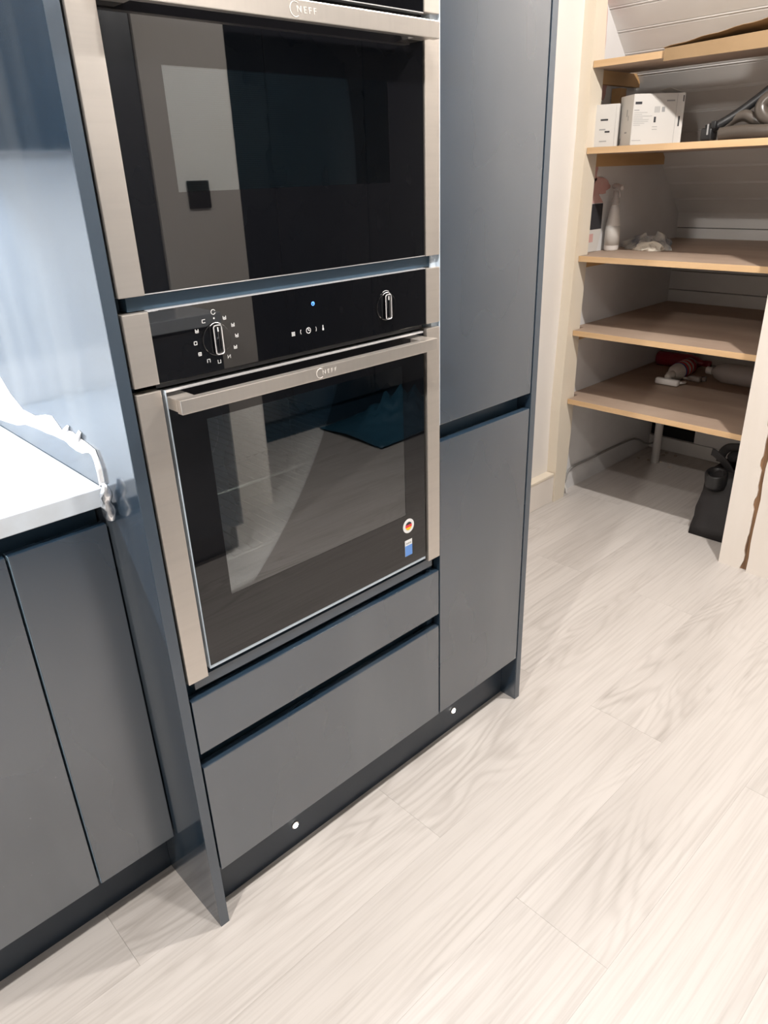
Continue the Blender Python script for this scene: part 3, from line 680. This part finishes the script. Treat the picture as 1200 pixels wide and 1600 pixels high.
obj('collar', ring(bmesh.new(), [(2.66, .37, ZL+.012), (2.672, .352, ZL+.013)], .011, 12), 'clear_p', t, True)

# ================================================================== ALCOVE FLOOR
bm = ring(bmesh.new(), [(2.752, .567, .0005), (2.752, .567, .4235)], .0185, 18); tag(obj('waste_pipe', bm, 'white_p', None, True), 'white vertical waste pipe under the lowest shelf', 'pipe')
cp_ = smooth_path([(2.150, .690, .012), (2.165, .685, .05), (2.185, .688, .082), (2.227, .688, .10), (2.383, .688, .099), (2.577, .688, .098), (2.725, .686, .094), (2.79, .682, .078), (2.842, .672, .048), (2.885, .664, .036), (2.938, .660, .035)])
t = thing('grey_cable', 'grey cable sagging along the alcove side wall to a hole', 'cable', (2.5, .688, .0))
obj('cable_run', ring(bmesh.new(), cp_, .0048, 8), 'cable', t, True)
obj('white_end', ring(bmesh.new(), smooth_path([(2.158, .668, .001), (2.150, .672, .03), (2.146, .682, .055)]), .0055, 8), 'white_p', t, True)
mt = Matrix.Translation((2.9296, .655, .036)) @ Matrix.Rotation(-math.pi/2, 4, 'Y')
obj('cable_hole', lathe(bmesh.new(), [(.015, 0), (.015, .0012)], 18, mt), 'dark', AB)
random.seed(21)
for k in range(9):
    x, y = random.uniform(2.72, 2.9), random.uniform(.46, .66); s = random.uniform(.006, .012)
    bm = bmesh.new(); bmesh.ops.create_icosphere(bm, subdivisions=1, radius=s)
    for v in bm.verts: v.co *= random.uniform(.6, 1.2); v.co.z *= .45
    zm = min(v.co.z for v in bm.verts); bmesh.ops.translate(bm, verts=bm.verts[:], vec=(x, y, -zm))
    tag(obj('rubble_chip', bm, 'debris'), 'small rubble chip on the alcove floor near the pipe', 'rubble', 'rubble chips by the pipe')
# --- black shopping bag
t = thing('shopping_bag', 'black shopping bag slumped inside the alcove behind the post', 'bag', (2.25, .03, 0))
bm = bmesh.new(); rows = []
random.seed(4)
outline = [(2.145, .112), (2.145, .05), (2.147, -.02), (2.148, -.10), (2.25, -.115), (2.40, -.11), (2.41, 0), (2.40, .105), (2.30, .125), (2.22, .12)]
for j in range(8):
    s = j/7; row = []
    for i, (x, y) in enumerate(outline):
        cx, cy = 2.275, .0; k = 1-.14*s
        row.append(bm.verts.new((cx+(x-cx)*k+.06*s+random.uniform(-.006, .006)*(s > 0), min(cy+(y-cy)*k+.012*s+random.uniform(-.006, .006)*(s > 0), .16), .001+.235*s+(.018*math.sin(i*1.3) if j == 7 else 0))))
    rows.append(row)
nn = len(outline)
for a, b in zip(rows, rows[1:]):
    for k in range(nn): bm.faces.new((a[k], a[(k+1) % nn], b[(k+1) % nn], b[k]))
bm.faces.new(rows[0][::-1])
bo = obj('bag_body', bm, 'bag', t, True); k = bo.modifiers.new('thick', 'SOLIDIFY'); k.thickness = .003
obj('bag_contents', crumple(2.33, .01, .12, .085, .085, .12, 12), 'bag', t)
bm = lathe(bmesh.new(), [(.036, .0), (.040, .02), (.040, .06), (.034, .068), (.026, .06), (.024, .02)], 20, Matrix.Translation((2.215, .066, .185)) @ Matrix.Rotation(math.radians(-14), 4, 'Y'))
obj('rolled_tube', bm, 'rubber', t, True)
def strap(pts): obj('strap', ring(bmesh.new(), smooth_path(pts, 8), .016, 8, flat=(1, .16, (0, 1, .2))), 'bag', t, True)
def on(*pts): return [at(px, py, 0, dx) for px, py, dx in pts]
strap(on((1148, 752, 2.27), (1140, 735, 2.265), (1130, 720, 2.26), (1117, 708, 2.255), (1112, 706, 2.252)))
strap(on((1125, 722, 2.285), (1129, 708, 2.283), (1138, 700, 2.28), (1150, 699, 2.28), (1168, 700, 2.28)))
strap(on((1166, 702, 2.30), (1152, 707, 2.30), (1143, 715, 2.30), (1150, 716, 2.30), (1168, 708, 2.30)))

# ================================================================== OPPOSITE SIDE (seen only mirrored in the oven glass)
t = thing('wall_socket', 'black wall socket on the pillar opposite the ovens', 'socket', (1.047, -1.55, 1.25))
obj('face_plate', B(1.005, 1.09, -1.5498, -1.541, 1.205, 1.295, bev=.003), 'black', t)
for k in (-.018, .018): obj('rocker', B(1.047+k-.007, 1.047+k+.007, -1.541, -1.538, 1.258, 1.28, bev=.001), 'rubber', t)
t = thing('base_cabinet', 'low navy cabinet in front of the pillar opposite the ovens', 'cabinet', (.6, -1.5, 0))
obj('body', B(.28, .885, -1.555, -1.27, .12, .86), 'navy_rail', t); obj('door', B(.282, .58, -1.269, -1.25, .12, .85, bev=.001), 'navy', t); obj('door', B(.584, .883, -1.269, -1.25, .12, .85, bev=.001), 'navy', t); obj('plinth_board', B(.28, .885, -1.555, -1.31, 0, .12), 'navy', t)
tag(obj('worktop', B(.28, .888, -1.556, -1.24, .8605, .90, bev=.002), 'quartz'), 'short pale worktop on the low cabinet opposite the ovens', 'worktop')
t = thing('tall_cabinet', 'wide tall navy cabinet opposite the ovens', 'cabinet', (-.1, -1.8, 0))
obj('body', B(-.35, .888, -2.2, -1.58, 0, 2.2), 'navy_rail', t); obj('door', B(-.348, .258, -1.579, -1.56, .12, 2.19, bev=.001), 'navy', t); obj('door', B(.262, .886, -1.579, -1.56, .12, 2.19, bev=.001), 'navy', t)
for k, lab in enumerate(('tall navy cabinet behind the pillar', 'tall navy cabinet second from the pillar', 'tall navy cabinet furthest from the pillar')):
    xx = 1.25+.6*k; t = thing('tall_cabinet', lab, 'cabinet', (xx+.3, -2.5, 0), 'tall cabinets opposite the alcove')
    obj('body', B(xx, xx+.599, -2.8, -2.22, 0, 2.2), 'navy_rail', t); obj('door', B(xx+.002, xx+.597, -2.2195, -2.2, .12, 2.19, bev=.001), 'navy', t)
bm = bmesh.new(); n_ = 22; g = [[bm.verts.new((2.0+.8*i/n_, -2.18+.5*j/n_, .012+.16*math.exp(-((i/n_-.5)**2+(j/n_-.5)**2)*9)*(1+.4*math.sin(i*1.9)*math.sin(j*1.3)))) for j in range(n_+1)] for i in range(n_+1)]
for i in range(n_):
    for j in range(n_): bm.faces.new((g[i][j], g[i+1][j], g[i+1][j+1], g[i][j+1]))
ds = obj('dust_sheet', bm, 'bluesheet', None, True); tag(ds, 'bunched blue dust sheet on the floor behind the viewer', 'sheet'); k = ds.modifiers.new('thick', 'SOLIDIFY'); k.thickness = .006
